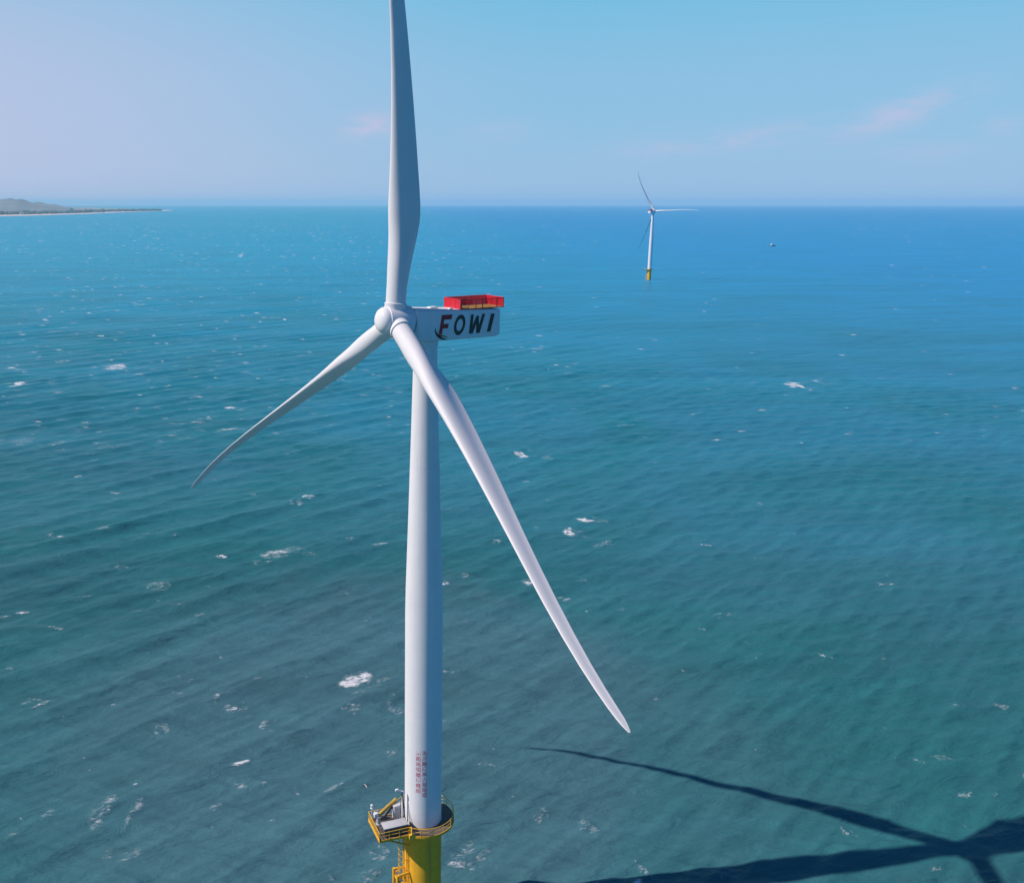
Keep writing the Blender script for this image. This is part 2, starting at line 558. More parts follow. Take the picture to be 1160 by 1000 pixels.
def blade_mesh():
    """one feathered blade: +Z along the span, +X upwind, +Y the way it would turn"""
    st = [0.9, 1.6, 2.4, 3.4, 4.6, 6, 7.5, 9, 10.5, 12, 13, 14.2, 16, 18.5, 21.5, 25, 29, 33, 37, 41, 45, 49, 52.5, 55.2, 57.2, 58.6, 59.4, 59.85, 60.0]
    r_k = [0, 2.5, 4.5, 7, 9.5, 12, 13.3, 15, 18, 25, 31, 38, 45, 52, 57, 59, 60]
    c_k = [2.46, 2.46, 2.55, 2.95, 3.5, 4.05, 4.2, 4.1, 3.75, 3.05, 2.5, 1.95, 1.6, 1.25, 0.95, 0.72, 0.2]
    t_r = [0, 3, 6, 9, 12, 15, 20, 30, 45, 60]
    t_k = [1.0, 1.0, 0.84, 0.62, 0.46, 0.37, 0.29, 0.24, 0.19, 0.17]
    tw_r = [0, 4, 13, 20, 30, 45, 60]
    tw_k = [13, 13, 11, 7, 3.5, 1, 0]
    n = 28
    loops = []
    for r in st:
        ch = np.interp(r, r_k, c_k)
        tt = np.interp(r, t_r, t_k)
        bl = 1 - np.clip((r - 2.5) / 9.0, 0, 1)
        bl = bl * bl * (3 - 2 * bl)
        pitch = R_(86 + np.interp(r, tw_r, tw_k))
        rho = r / BLADE_R
        off = Vector((7.7188 * rho ** 1.7164, -3.4657 * rho ** 5.8486, r))
        ax = 0.5 * bl + 0.33 * (1 - bl)
        L = []
        for i in range(n):
            ph = 2 * math.pi * i / n
            xc = 0.5 - 0.5 * math.cos(ph)
            s = 1 if ph <= math.pi else -1                      # +1 suction side
            yt = 5 * tt * (0.2969 * math.sqrt(max(xc, 0)) - 0.126 * xc - 0.3516 * xc ** 2 + 0.2843 * xc ** 3 - 0.1015 * xc ** 4)
            yt = max(yt, 0.008)
            yc = 0.16 * xc * (1 - xc)
            y_air = yc + s * yt
            if s < 0:
                y_air += 0.55 * tt * max(xc - 0.42, 0) ** 1.3 * (1 - xc) * 2.4
            y_cir = 0.5 * math.sin(ph)
            x = xc - ax
            y = bl * y_cir + (1 - bl) * y_air
            # chord direction: leading edge looks upwind (+X) when feathered
            le = Vector((math.sin(pitch), math.cos(pitch), 0))
            su = Vector((-math.cos(pitch), math.sin(pitch), 0))
            L.append(off - le * (x * ch) + su * (y * ch))
        loops.append(L)
    bm = bmesh.new()
    add_loft(bm, loops)
    bmesh.ops.recalc_face_normals(bm, faces=bm.faces)
    me = bpy.data.meshes.new("blade")
    bm.to_mesh(me)
    bm.free()
    for p in me.polygons: p.use_smooth = True
    me.set_sharp_from_angle(angle=R_(60))
    me.materials.append(M_BLADE)
    return me


BLADE = blade_mesh()

LETTERS = {
    'F': [[(0, 0), (0.30, 0), (0.30, 0.40), (0.80, 0.40), (0.80, 0.60), (0.30, 0.60), (0.30, 0.79), (1, 0.79), (1, 1), (0, 1)]],
    'W': [[(0, 1), (0.06, 0), (0.34, 0), (0.50, 0.52), (0.60, 0), (0.86, 0), (1.06, 1), (0.86, 1), (0.72, 0.40), (0.60, 0.92), (0.44, 0.92), (0.24, 0.40), (0.20, 1)]],
    'I': [[(0, 0), (1, 0), (1, 1), (0, 1)]],
}


def add_poly(bm, pts, fn, th=0.02):
    """flat letter of a little thickness; fn maps (x, y, depth) to space"""
    a = [bm.verts.new(fn(x, y, th)) for x, y in pts]
    b = [bm.verts.new(fn(x, y, 0.0)) for x, y in pts]
    bm.faces.new(a)
    n = len(pts)
    for i in range(n):
        bm.faces.new((a[i], b[i], b[(i + 1) % n], a[(i + 1) % n]))


def text_mesh(txt):
    """outline of one character as triangles in the unit square"""
    cu = bpy.data.curves.new("glyph", 'FONT')
    cu.body = txt
    cu.size = 1.0
    cu.resolution_u = 2
    o = bpy.data.objects.new("glyph", cu)
    COL.objects.link(o)
    bpy.context.view_layer.update()
    me = o.to_mesh()
    vs = [v.co.copy() for v in me.vertices]
    fs = [tuple(p.vertices) for p in me.polygons]
    o.to_mesh_clear()
    bpy.data.objects.remove(o)
    bpy.data.curves.remove(cu)
    return vs, fs


TOWER_PROF = [(14.3, 2.62), (23.5, 2.60), (34, 2.59), (46, 2.55), (49.5, 2.48), (60, 2.13), (72, 1.76), (79, 1.56), (82.2, 1.50)]


def build_turbine(base, psi, theta, lift, e1, label, detail, pitch=0.0):
    """tower axis at base, nacelle yaw psi, rotor angle theta; lift raises tower top"""
    root = empty("wind_turbine", base)
    tag(root, label, "wind turbine", "three bladed offshore wind turbines")
    H = 84.97 + lift
    T = Vector((0, 0, H))
    back = Vector((math.sin(psi), math.cos(psi), 0))
    side = Vector((math.cos(psi), -math.sin(psi), 0))
    up = Vector((0, 0, 1))
    tilt = R_(6)
    a = (-back * math.cos(tilt) + up * math.sin(tilt)).normalized()
    w = a.cross(side).normalized()
    hub_c = T + a * 4.5
    e1 = Vector((*e1, 0)).normalized()
    e2 = Vector((-e1.y, e1.x, 0)) * -1
    # foundation
    bm = bmesh.new()
    add_lathe(bm, [(-8, 2.66), (13.2, 2.66), (13.25, 2.78), (13.75, 2.78), (13.8, 2.66), (14.25, 2.66)], n=72)
    fnd = obj("transition_piece", bm, M_YELLOW, root, 40)
    # tower
    bm = bmesh.new()
    add_lathe(bm, [(z + (lift * (z - 14.3) / 68 if z > 14.3 else 0), r) for z, r in TOWER_PROF], n=96)
    tower = obj("tower", bm, M_WHITE, root, 40)
    zs = [z for z, _ in TOWER_PROF]
    rs = [r for _, r in TOWER_PROF]
    for z in (31.5, 47.8, 66.5):
        rr = np.interp(z, zs, rs)
        zz = z + lift * (z - 14.3) / 68
        bm = bmesh.new()
        add_lathe(bm, [(zz - 0.03, rr - 0.05), (zz - 0.03, rr + 0.006), (zz + 0.03, rr + 0.006), (zz + 0.03, rr - 0.05)], n=96)
        obj("flange_seam", bm, M_SEAM, tower, 40)
    # nacelle: rounded hull
    bm = bmesh.new()
    loops = []
    zoff = H - 84.97
    for (s, hw, zt, zb, cr) in ((-2.45, 1.62, 86.5, 83.2, .5), (-2.2, 1.88, 86.78, 82.92, .42), (-1.2, 2.0, 86.80, 82.80, .35), (3.0, 2.0, 86.55, 82.78, .26), (9.5, 1.97, 86.34, 82.80, .26),
                               (9.95, 1.94, 86.31, 82.92, .26), (10.10, 1.86, 86.24, 83.05, .24)):
        L = []
        for (cx, cz, a0) in ((hw - cr, zt - cr, 0), (-hw + cr, zt - cr, 90), (-hw + cr, zb + cr, 180), (hw - cr, zb + cr, 270)):
            for q in range(5):
                an = R_(a0 + q * 22.5)
                L.append(back * s + side * (cx + cr * math.cos(an)) + up * (cz + cr * math.sin(an) + zoff))
        loops.append(L)
    add_loft(bm, loops)
    nac = obj("nacelle", bm, M_WHITE, root, 38)
    # yaw bearing ring under the hull
    bm = bmesh.new()
    add_lathe(bm, [(82.0 + zoff, 1.62), (82.75 + zoff, 1.66)], n=48)
    obj("yaw_ring", bm, M_WHITE, nac, 40)
    # dark slit between hub and hull
    bm = bmesh.new()
    add_lathe(bm, [(-2.35, 1.72), (-2.0, 1.72)], origin=hub_c, axis=a, n=48)
    obj("shaft_seal", bm, M_GAP, nac, 40)
    # hatch and cooler details on the roof
    bm = bmesh.new()
    add_box(bm, back * 1.2 + up * (86.76 + zoff) + side * -.3, (1.1, .9, .16), (back, side, up), .04)
    obj("roof_hatch", bm, M_WHITE, nac, 40)
    bm = bmesh.new()
    add_box(bm, back * 3.1 + up * (86.62 + zoff) + side * .9, (.5, .5, .2), (back, side, up), .04)
    obj("roof_hatch", bm, M_WHITE, nac, 40)
    if detail:
        def place(s0, s1, z0, z1, slant):
            def fn(x, y, d):
                s = s0 + (s1 - s0) * x + slant * y
                z = z0 + (z1 - z0) * y
                return back * s + up * z + side * (2.004 + d)
            return fn
        bm = bmesh.new()
        add_poly(bm, LETTERS['F'][0], place(0.6, 2.15, 83.2, 86.0, 0.55))
        obj("letter", bm, M_LET_RED, nac)
        bm = bmesh.new()
        fn = place(2.75, 4.4, 83.35, 85.9, 0.45)
        N = 28
        ring_o = [(0.5 + 0.5 * math.cos(2 * math.pi * i / N), 0.5 + 0.5 * math.sin(2 * math.pi * i / N)) for i in range(N)]
        ring_i = [(0.5 + 0.29 * math.cos(2 * math.pi * i / N), 0.5 + 0.30 * math.sin(2 * math.pi * i / N)) for i in range(N)]
        vo = [bm.verts.new(fn(x, y, .02)) for x, y in ring_o]; vi = [bm.verts.new(fn(x, y, .02)) for x, y in ring_i]
        wo = [bm.verts.new(fn(x, y, 0)) for x, y in ring_o]; wi = [bm.verts.new(fn(x, y, 0)) for x, y in ring_i]
        for i in range(N):
            j = (i + 1) % N
            bm.faces.new((vo[i], vo[j], vi[j], vi[i])); bm.faces.new((vo[i], wo[i], wo[j], vo[j])); bm.faces.new((vi[i], vi[j], wi[j], wi[i]))
        obj("letter", bm, M_LET_DARK, nac)
        bm = bmesh.new()
        add_poly(bm, LETTERS['W'][0], place(5.1, 7.15, 83.42, 85.82, 0.4))
        obj("letter", bm, M_LET_DARK, nac)
        bm = bmesh.new()
        add_poly(bm, LETTERS['I'][0], place(8.0, 8.55, 83.5, 85.75, 0.6))
        obj("letter", bm, M_LET_DARK, nac)
        # swoosh under the F
        bm = bmesh.new()
        fn = place(0, 1, 0, 1, 0)
        outer, inner = [], []
        for q in range(13):
            an = R_(165 + q * 9.5)
            outer.append((1.75 + 1.62 * math.cos(an), 84.15 + 1.25 * math.sin(an)))
            wd = 0.30 * math.sin(math.pi * q / 12) + 0.03
            inner.append((1.75 + (1.62 - wd) * math.cos(an), 84.15 + (1.25 - wd) * math.sin(an)))
        add_poly(bm, outer + inner[::-1], fn)
        obj("letter_swoosh", bm, M_LET_DARK, nac)
        bm = bmesh.new()
        outer, inner = [], []
        for q in range(13):
            an = R_(185 + q * 8)
            outer.append((1.85 + 1.28 * math.cos(an), 84.2 + .98 * math.sin(an)))
            wd = 0.16 * math.sin(math.pi * q / 12) + 0.02
            inner.append((1.85 + (1.28 - wd) * math.cos(an), 84.2 + (.98 - wd) * math.sin(an)))
        add_poly(bm, outer + inner[::-1], fn, .024)
        obj("letter_swoosh", bm, M_LET_GOLD, nac)
    # red hoist basket at the rear of the roof
    s0, s1, hw, zf = 4.05, 10.55, 1.98, 86.50 + zoff
    bm = bmesh.new()
    add_box(bm, back * ((s0 + s1) / 2) + up * (zf + .04), (s1 - s0, hw * 2, .09), (back, side, up))
    deck = obj("hoist_platform", bm, M_FLOOR, root)
    bm = bmesh.new()
    pt = lambda s, y, z: back * s + side * y + up * (zf + z)
    cs = [(s0, hw), (s1, hw), (s1, -hw), (s0, -hw)]
    for i in range(4):
        (sa, ya), (sb, yb) = cs[i], cs[(i + 1) % 4]
        for z, r in ((1.22, .055), (.06, .05)):
            add_tube(bm, pt(sa, ya, z), pt(sb, yb, z), r, 6)
        L = math.hypot(sb - sa, yb - ya)
        ux, uy = (sb - sa) / L, (yb - ya) / L
        near = i == 0
        npost = max(2, int(L / 1.05))
        for q in range(npost):
            x, y = sa + (sb - sa) * q / npost, ya + (yb - ya) * q / npost
            add_tube(bm, pt(x, y, 0), pt(x, y, 1.22), .05, 6)
        step = .17
        for q in range(int(L / step)):
            x, y = sa + ux * step * (q + .5), ya + uy * step * (q + .5)
            wd = .065 if near else .15
            add_box(bm, pt(x, y, .66), (wd, .02, 1.08), (back * ux + side * uy, back * -uy + side * ux, up))
    obj("railing", bm, M_RED, deck)
    # hub with its spinner
    bm = bmesh.new()
    add_lathe(bm, [(-2.0, 1.80), (-1.9, 1.93), (-1.2, 1.97), (0.2, 1.90), (1.0, 1.74), (1.25, 1.70), (1.32, 1.60), (1.7, 1.56), (2.05, 1.32), (2.3, .95), (2.42, .5), (2.46, 0)], origin=hub_c, axis=a, n=64)
    hub = obj("hub", bm, M_WHITE, root, 35)
    for q in range(3):
        t = theta + q * 2 * math.pi / 3
        rd = side * math.sin(t) + w * math.cos(t)
        tg = side * math.cos(t) - w * math.sin(t)
        bm = bmesh.new()
        add_lathe(bm, [(0.9, 1.36), (1.92, 1.36), (1.98, 1.40), (2.12, 1.40), (2.16, 1.30)], origin=hub_c, axis=rd, n=48)
        obj("blade_collar", bm, M_WHITE, hub, 35)
        b = link_mesh("blade", BLADE, root)
        Mx = Matrix((a, tg, rd)).transposed().to_4x4() @ Matrix.Rotation(pitch, 4, 'Z')
        Mx.translation = hub_c
        b.matrix_local = Mx
    # work platform round the tower foot
    zp = 14.30
    P = lambda u, v, z=0.0: e1 * u + e2 * v + up * (zp + z)
    ro = 4.35
    la, lb, le = -3.0, 2.1, 7.45
    bm = bmesh.new()
    n = 64
    va = [[], [], [], []]
    for i in range(n):
        an = 2 * math.pi * i / n
        for lst, r, z in ((va[0], 2.72, 0.0), (va[1], ro, 0.0), (va[2], ro, -.28), (va[3], 2.72, -.28)):
            lst.append(bm.verts.new(P(r * math.cos(an), r * math.sin(an), z)))
    for i in range(n):
        j = (i + 1) % n
        for q in range(4):
            A, B = va[q], va[(q + 1) % 4]
            bm.faces.new((A[i], A[j], B[j], B[i]))
    u0 = 2.75
    add_box(bm, P((u0 + le) / 2, (la + lb) / 2, -.145), (le - u0, lb - la, .28), (e1, e2, up))
    plat = obj("work_platform", bm, M_GRATE, root)
    # edge beam and brackets
    bm = bmesh.new()
    ring = [P((ro + .05) * math.cos(2 * math.pi * i / 48), (ro + .05) * math.sin(2 * math.pi * i / 48), -.14) for i in range(48)]
    a_la, a_lb = math.asin(la / ro), math.asin(lb / ro)
    arc = [P((ro + .05) * math.cos(an), (ro + .05) * math.sin(an), -.16) for an in np.linspace(a_lb, 2 * math.pi + a_la, 40)]
    for A, B in zip(arc[:-1], arc[1:]):
        d = (B - A).normalized()
        add_box(bm, (A + B) / 2, ((B - A).length + .02, .08, .36), (d, up.cross(d), up))
    corner = [P(ro * math.cos(a_lb), lb + .05, -.16), P(le + .05, lb + .05, -.16), P(le + .05, la - .05, -.16), P(ro * math.cos(a_la), la - .05, -.16)]
    for A, B in zip(corner[:-1], corner[1:]):
        d = (B - A).normalized()
        add_box(bm, (A + B) / 2, ((B - A).length, .08, .36), (d, up.cross(d), up))
    for an in np.linspace(0, 2 * math.pi, 10, endpoint=False):
        add_tube(bm, P(2.6 * math.cos(an), 2.6 * math.sin(an), -1.6), P((ro - .2) * math.cos(an), (ro - .2) * math.sin(an), -.3), .09, 6)
    add_tube(bm, P(2.6, -1.5, -2.9), P(le - .8, la + .4, -.3), .12, 8)
    add_tube(bm, P(2.6, 1.2, -2.9), P(le - .8, lb - .4, -.3), .12, 8)
    obj("edge_beam", bm, M_YELLOW, plat, 40)
    # handrails
    bm = bmesh.new()
    path = [p + up * .16 for p in arc] + [p + up * .16 for p in corner[::-1]][0:0]
    path = [p + up * .16 for p in arc] + [p + up * .16 for p in corner[::-1]] + [arc[0] + up * .16]
    for z, r in ((1.15, .05), (.62, .035)):
        add_path(bm, [p + up * z for p in path], r, 6)
    for i in range(0, len(arc), 3):
        add_tube(bm, arc[i], arc[i] + up * 1.31, .045, 6)
    for A, B in zip(corner[:-1], corner[1:]):
        m = max(2, int((B - A).length / 1.25))
        for q in range(m + 1):
            x = A.lerp(B, q / m)
            add_tube(bm, x, x + up * 1.31, .045, 6)
    # toe plate at the outer end
    A, B = corner[1] + up * .25, corner[2] + up * .25
    d = (B - A).normalized()
    add_box(bm, (A + B) / 2, ((B - A).length, .03, .34), (d, up.cross(d), up))
    obj("handrail", bm, M_RAIL, plat, 40)
    bm = bmesh.new()
    gp = P(ro * math.cos(a_la) - .2, la - .35, 0)
    add_box(bm, gp + up * -.1, (.75, .5, .7), (e1, e2, up), .03)
    add_box(bm, gp + up * .72, (.08, .5, 1.1), (e1, e2, up))
    obj("access_gate", bm, M_RAIL, plat, 40)
    # ladder with its stringers, and the fender tubes for boats
    bm = bmesh.new()
    lx = 3.15
    for v in (-.75, -.25):
        add_tube(bm, P(lx, v, -.2), P(lx, v, -17), .07, 8)
    for z in np.arange(-.5, -17, -.35):
        add_tube(bm, P(lx, -.75, z), P(lx, -.25, z), .03, 6)
    for z in np.arange(-1.2, -9, -.9):                        # hoops of the ladder cage
        hoop = [P(lx + .75 * math.sin(q), -.5 + .48 * math.cos(q), z) for q in np.linspace(0, math.pi, 9)]
        add_path(bm, hoop, .03, 5)
    for v in (-.86, -.5, -.14):
        add_tube(bm, P(lx + .62, v, -1.2), P(lx + .62, v, -8.7), .03, 5)
    for z in (-2, -6, -10, -14):
        add_tube(bm, P(2.5, -.5, z), P(lx, -.5, z), .06, 6)
    obj("ladder", bm, M_RAIL, fnd, 40)
    bm = bmesh.new()
    for v in (-1.35, .35):
        add_tube(bm, P(4.3, v, -7.6), P(4.3, v, -18), .24, 12)
        add_tube(bm, P(4.42, v, -7.75), P(2.5, v * .8, -7.75), .16, 12)
        for z in (-9.5, -13.5):
            add_tube(bm, P(4.3, v, z), P(2.5, v * .8, z), .16, 10)
    hoop = [P(3.0 + 1.3 * math.sin(q), -.5 + 1.5 * math.cos(q), -8.6) for q in np.linspace(0, math.pi, 13)]
    add_path(bm, hoop, .1, 8)
    obj("boat_landing", bm, M_YELLOW, fnd, 50)
    return root, dict(P=P, e1=e1, e2=e2, up=up, tower=tower)


NEAR = Vector((2.465, 119.543, 2.4))
near, nk = build_turbine(NEAR, 1.0387, -0.0149, 0.0, (-.94, -.33),
                         "large white turbine in the foreground with red letter on its nacelle and red roof basket", True)
FAR = sea_pt(735, 317)
far, fk = build_turbine(FAR, R_(-137), R_(33), 6.5, (-1, .1),
                        "small distant white turbine on a yellow base near the horizon", False, R_(2))


# red painted columns of characters on the tower foot
def tower_sign():
    bm = bmesh.new()
    az0 = math.atan2(0 - NEAR.x, 0 - NEAR.y)               # side of the tower that looks south
    for txt, ang, ztop, pitch in (("海洋離岸風力發電場", 4.0, 26.55, 0.815), ("示範風場離岸機組", -15.5, 26.45, 0.83)):
        for i, chx in enumerate(txt):
            vs, fs = text_mesh(chx)
            if not vs: continue
            x0 = min(v.x for v in vs); x1 = max(v.x for v in vs)
            y0 = min(v.y for v in vs); y1 = max(v.y for v in vs)
            sz = 0.72
            zc = ztop - (i + .5) * pitch
            out = []
            for v in vs:
                x = (v.x - (x0 + x1) / 2) / max(x1 - x0, y1 - y0) * sz
                y = (v.y - (y0 + y1) / 2) / max(x1 - x0, y1 - y0) * sz
                r = float(np.interp(zc + y, [z for z, _ in TOWER_PROF], [r for _, r in TOWER_PROF])) + .006
                an = az0 - R_(ang) - x / r
                out.append(bm.verts.new((r * math.sin(an), r * math.cos(an), zc + y)))
            for f in fs:
                try: bm.faces.new([out[q] for q in f])
                except ValueError: pass
    o = obj("painted_sign", bm, M_SIGN_RED, nk["tower"])
    o["label"] = "two columns of red painted characters"


tower_sign()

# ------------------------------------------------------------------ gear on the near platform
P, e1, e2, up = nk["P"], nk["e1"], nk["e2"], nk["up"]
W = lambda u, v, z=0.0: P(u, v, z) + NEAR


def gear():
    # long equipment container
    root = empty("equipment_container", W(4.9, -1.85, 0))
    tag(root, "long grey equipment container with pale lid on the yellow rimmed platform", "container")
    bm = bmesh.new()
    add_box(bm, up * .68, (3.5, 1.5, 1.2), (e1, e2, up), .03)
    for q in range(12):
        add_box(bm, up * .68 + e1 * (-1.6 + q * .29) + e2 * -.755, (.08, .03, 1.1), (e1, e2, up))
    obj("body", bm, M_DKGREY, root, 40)
    bm = bmesh.new()
    add_box(bm, up * 1.34, (3.6, 1.6, .1), (e1, e2, up), .03)
    obj("lid", bm, M_GREY, root, 40)
    for x in (-1.4, 1.4):
        bm = bmesh.new()
        add_box(bm, up * .04 + e1 * x, (.25, 1.3, .08), (e1, e2, up))
        obj("skid", bm, M_BLACK, root)
    # switch cabinet
    root = empty("switch_cabinet", W(3.55, 1.1, 0))
    tag(root, "tall pale cabinet with sloping roof beside the tower foot", "cabinet")
    bm = bmesh.new()
    add_box(bm, up * 1.05, (1.2, .9, 2.1), (e1, e2, up), .04)
    obj("body", bm, M_WHITE, root, 40)
    bm = bmesh.new()
    tl = (e1 * math.cos(.12) - up * math.sin(.12), e2, up * math.cos(.12) + e1 * math.sin(.12))
    add_box(bm, up * 2.2, (1.4, 1.05, .08), tl, .02)
    obj("roof", bm, M_GREY, root, 40)
    bm = bmesh.new()
    add_box(bm, up * 1.05 + e2 * -.462, (.9, .02, 1.7), (e1, e2, up))
    obj("door", bm, M_GREY, root, 40)
    # folded knuckle-boom crane lying across the far side
    root = empty("folded_crane", W(6.5, .6, 0))
    tag(root, "yellow folded deck crane leaning across the platform toward the tower", "crane")
    bm = bmesh.new()
    add_lathe(bm, [(0, .45), (.12, .45), (.14, .3), (1.0, .28), (1.05, .42), (1.3, .42)], n=24)
    obj("pedestal", bm, M_GREY, root, 40)
    bm = bmesh.new()
    A, B = up * 1.4, up * 2.7 + e1 * -3.0 + e2 * 1.0
    d = (B - A).normalized()
    s = up.cross(d).normalized()
    add_box(bm, (A + B) / 2, ((B - A).length, .38, .42), (d, s, d.cross(s)), .03)
    obj("boom", bm, mat("weathered_crane_paint", (.55, .36, .06), .6, var=.35, vscale=2.0), root, 40)
    bm = bmesh.new()
    A2, B2 = B + up * -.45, up * .75 + e1 * -.9 + e2 * .35
    d = (B2 - A2).normalized(); s = up.cross(d).normalized()
    add_box(bm, (A2 + B2) / 2, ((B2 - A2).length, .3, .3), (d, s, d.cross(s)), .03)
    add_tube(bm, A * .8 + up * .2, A.lerp(B, .5) + up * -.3, .07, 8)
    obj("jib", bm, M_DKGREY, root, 40)
    bm = bmesh.new()
    add_box(bm, up * 1.55 + e1 * .35, (.6, .5, .6), (e1, e2, up), .05)
    obj("winch", bm, M_WHITE, root, 40)
    # davit post with hoses
    root = empty("davit_post", W(3.25, -.45, 0))
    tag(root, "slim white davit post with black hoses standing against the tower", "davit")
    bm = bmesh.new()
    add_tube(bm, (0, 0, 0), up * 5.2, .16, 12, .12)
    add_box(bm, up * .06, (.6, .6, .12), (e1, e2, up), .02)
    obj("post", bm, M_WHITE, root, 40)
    bm = bmesh.new()
    add_tube(bm, up * 5.1, up * 5.55 + e1 * .75, .11, 10)
    add_box(bm, up * 5.55 + e1 * .85, (.45, .3, .3), (e1, e2, up), .05)
    obj("arm", bm, M_WHITE, root, 40)
    bm = bmesh.new()
    for q, (du, dv) in enumerate(((-.2, -.5), (-.35, -.9), (.1, -.25))):
        pts = []
        for i in range(13):
            f = i / 12
            pts.append(up * (5.2 - 5.1 * f) + e1 * (du * f + .35 * math.sin(math.pi * f) * (q - .6) * .5 + .1) + e2 * (dv * f * f * 1.6 - .12))
        add_path(bm, pts, .045, 6)
    obj("hose", bm, M_BLACK, root, 60)
    bm = bmesh.new()
    add_box(bm, up * .55 + e1 * .0 + e2 * -.7, (.5, .5, 1.1), (e1, e2, up), .04)
    obj("control_box", bm, M_DKGREY, root, 40)
    # navigation light on a short post at the far corner
    root = empty("navigation_light", W(7.1, 1.75, 0))
    tag(root, "small white navigation light on a short post at the outer corner", "beacon")
    bm = bmesh.new()
    add_tube(bm, (0, 0, 0), up * 1.9, .06, 8)
    obj("post", bm, M_GREY, root, 40)
    bm = bmesh.new()
    add_lathe(bm, [(1.88, .22), (1.95, .24), (2.0, .17), (2.35, .17), (2.4, .2), (2.5, .12), (2.52, 0)], n=20)
    obj("lamp_housing", bm, M_WHITE, root, 40)
    # foghorn drum
    root = empty("fog_horn", W(6.35, 1.65, 0))
    tag(root, "squat pale fog horn drum standing next to the crane pedestal", "fog horn")
    bm = bmesh.new()
    add_lathe(bm, [(.5, .2), (.52, .42), (1.15, .45), (1.2, .3), (1.3, .28), (1.32, 0)], n=24)
    obj("drum", bm, M_GREY, root, 40)
    bm = bmesh.new()
    add_lathe(bm, [(0, .34), (.05, .34), (.08, .1), (.5, .1), (.55, .3)], n=16)
    obj("stand", bm, M_DKGREY, root)


gear()


# ------------------------------------------------------------------ boat far out, bird
def fishing_boat():
    p = sea_pt(875, 279)
    root = empty("fishing_boat", p)
    tag(root, "tiny white and dark fishing boat far out on the blue water", "boat")
    f = Vector((.93, .36, 0)); s = Vector((-.36, .93, 0)); u = Vector((0, 0, 1))
    loops = []
    for (x, w, zb, zt) in ((-8, 1.9, -.4, 1.7), (-6, 2.2, -.8, 1.5), (0, 2.4, -.9, 1.4), (5, 1.9, -.7, 1.9), (8, .9, -.3, 2.6), (9.6, .08, .8, 3.0)):
        loops.append([f * x + s * w + u * zt, f * (x - .2) + s * w * .55 + u * zb, f * (x - .2) - s * w * .55 + u * zb, f * x - s * w + u * zt])
    bm = bmesh.new()
    add_loft(bm, loops)
    obj("hull", bm, mat("blue_hull_paint", (.03, .07, .13), .4), root)
    bm = bmesh.new()
    add_box(bm, f * -2.2 + u * 2.9, (5, 3.2, 3.2), (f, s, u), .15)
    add_box(bm, f * -1.2 + u * 5.1, (2.6, 2.6, 1.4), (f, s, u), .12)
    obj("cabin", bm, M_WHITE, root, 40)
    bm = bmesh.new()
    add_tube(bm, f * -2.6 + u * 5.5, f * -2.6 + u * 10, .12, 8)
    add_tube(bm, f * -2.6 + u * 9, f * 4 + u * 5.5, .09, 6)
    obj("mast", bm, M_GREY, root)
    bm = bmesh.new()
    add_box(bm, f * .32 + u * 3.3, (.05, 2.6, .9), (f, s, u))
    obj("window", bm, M_BLACK, root)


fishing_boat()


def sea_bird():
    d = px_dir(414.5, 890).normalized()
    p = Vector((0, 0, CAM_H)) + d * 104
    bm = bmesh.new()
    f = Vector((-.45, .89, 0)); s = Vector((.89, .45, 0)); u = Vector((0, 0, 1))
    loops = []
    for (x, r, z) in ((-.30, .012, .02), (-.2, .04, .01), (-.05, .075, 0), (.1, .07, 0), (.2, .045, .02), (.27, .042, .035), (.32, .02, .03), (.37, .006, .025)):
        loops.append([f * x + s * r * math.cos(q) + u * (z + r * math.sin(q)) for q in np.linspace(0, 2 * math.pi, 8, endpoint=False)])
    add_loft(bm, loops)
    for v in bm.verts: pass
    root = obj("sea_bird", bm, mat("pale_feather", (.55, .55, .55), .8), None, 60)
    root.location = p
    tag(root, "small dark winged bird flying over the water left of the platform", "bird")
    for sg in (-1, 1):
        bm = bmesh.new()
        loops = []
        for (y, z, x0, x1, th) in ((.04, .03, .12, -.10, .03), (.22, .10, .13, -.08, .022), (.40, .05, .05, -.10, .014), (.58, -.06, -.06, -.13, .006)):
            mid = (x0 + x1) / 2
            loops.append([f * x0 + s * sg * y + u * z, f * mid + s * sg * y + u * (z + th), f * x1 + s * sg * y + u * z, f * mid + s * sg * y + u * (z - th * .3)])
        add_loft(bm, loops)
        obj("wing", bm, mat("dark_feather", (.035, .037, .04), .8), root)


sea_bird()


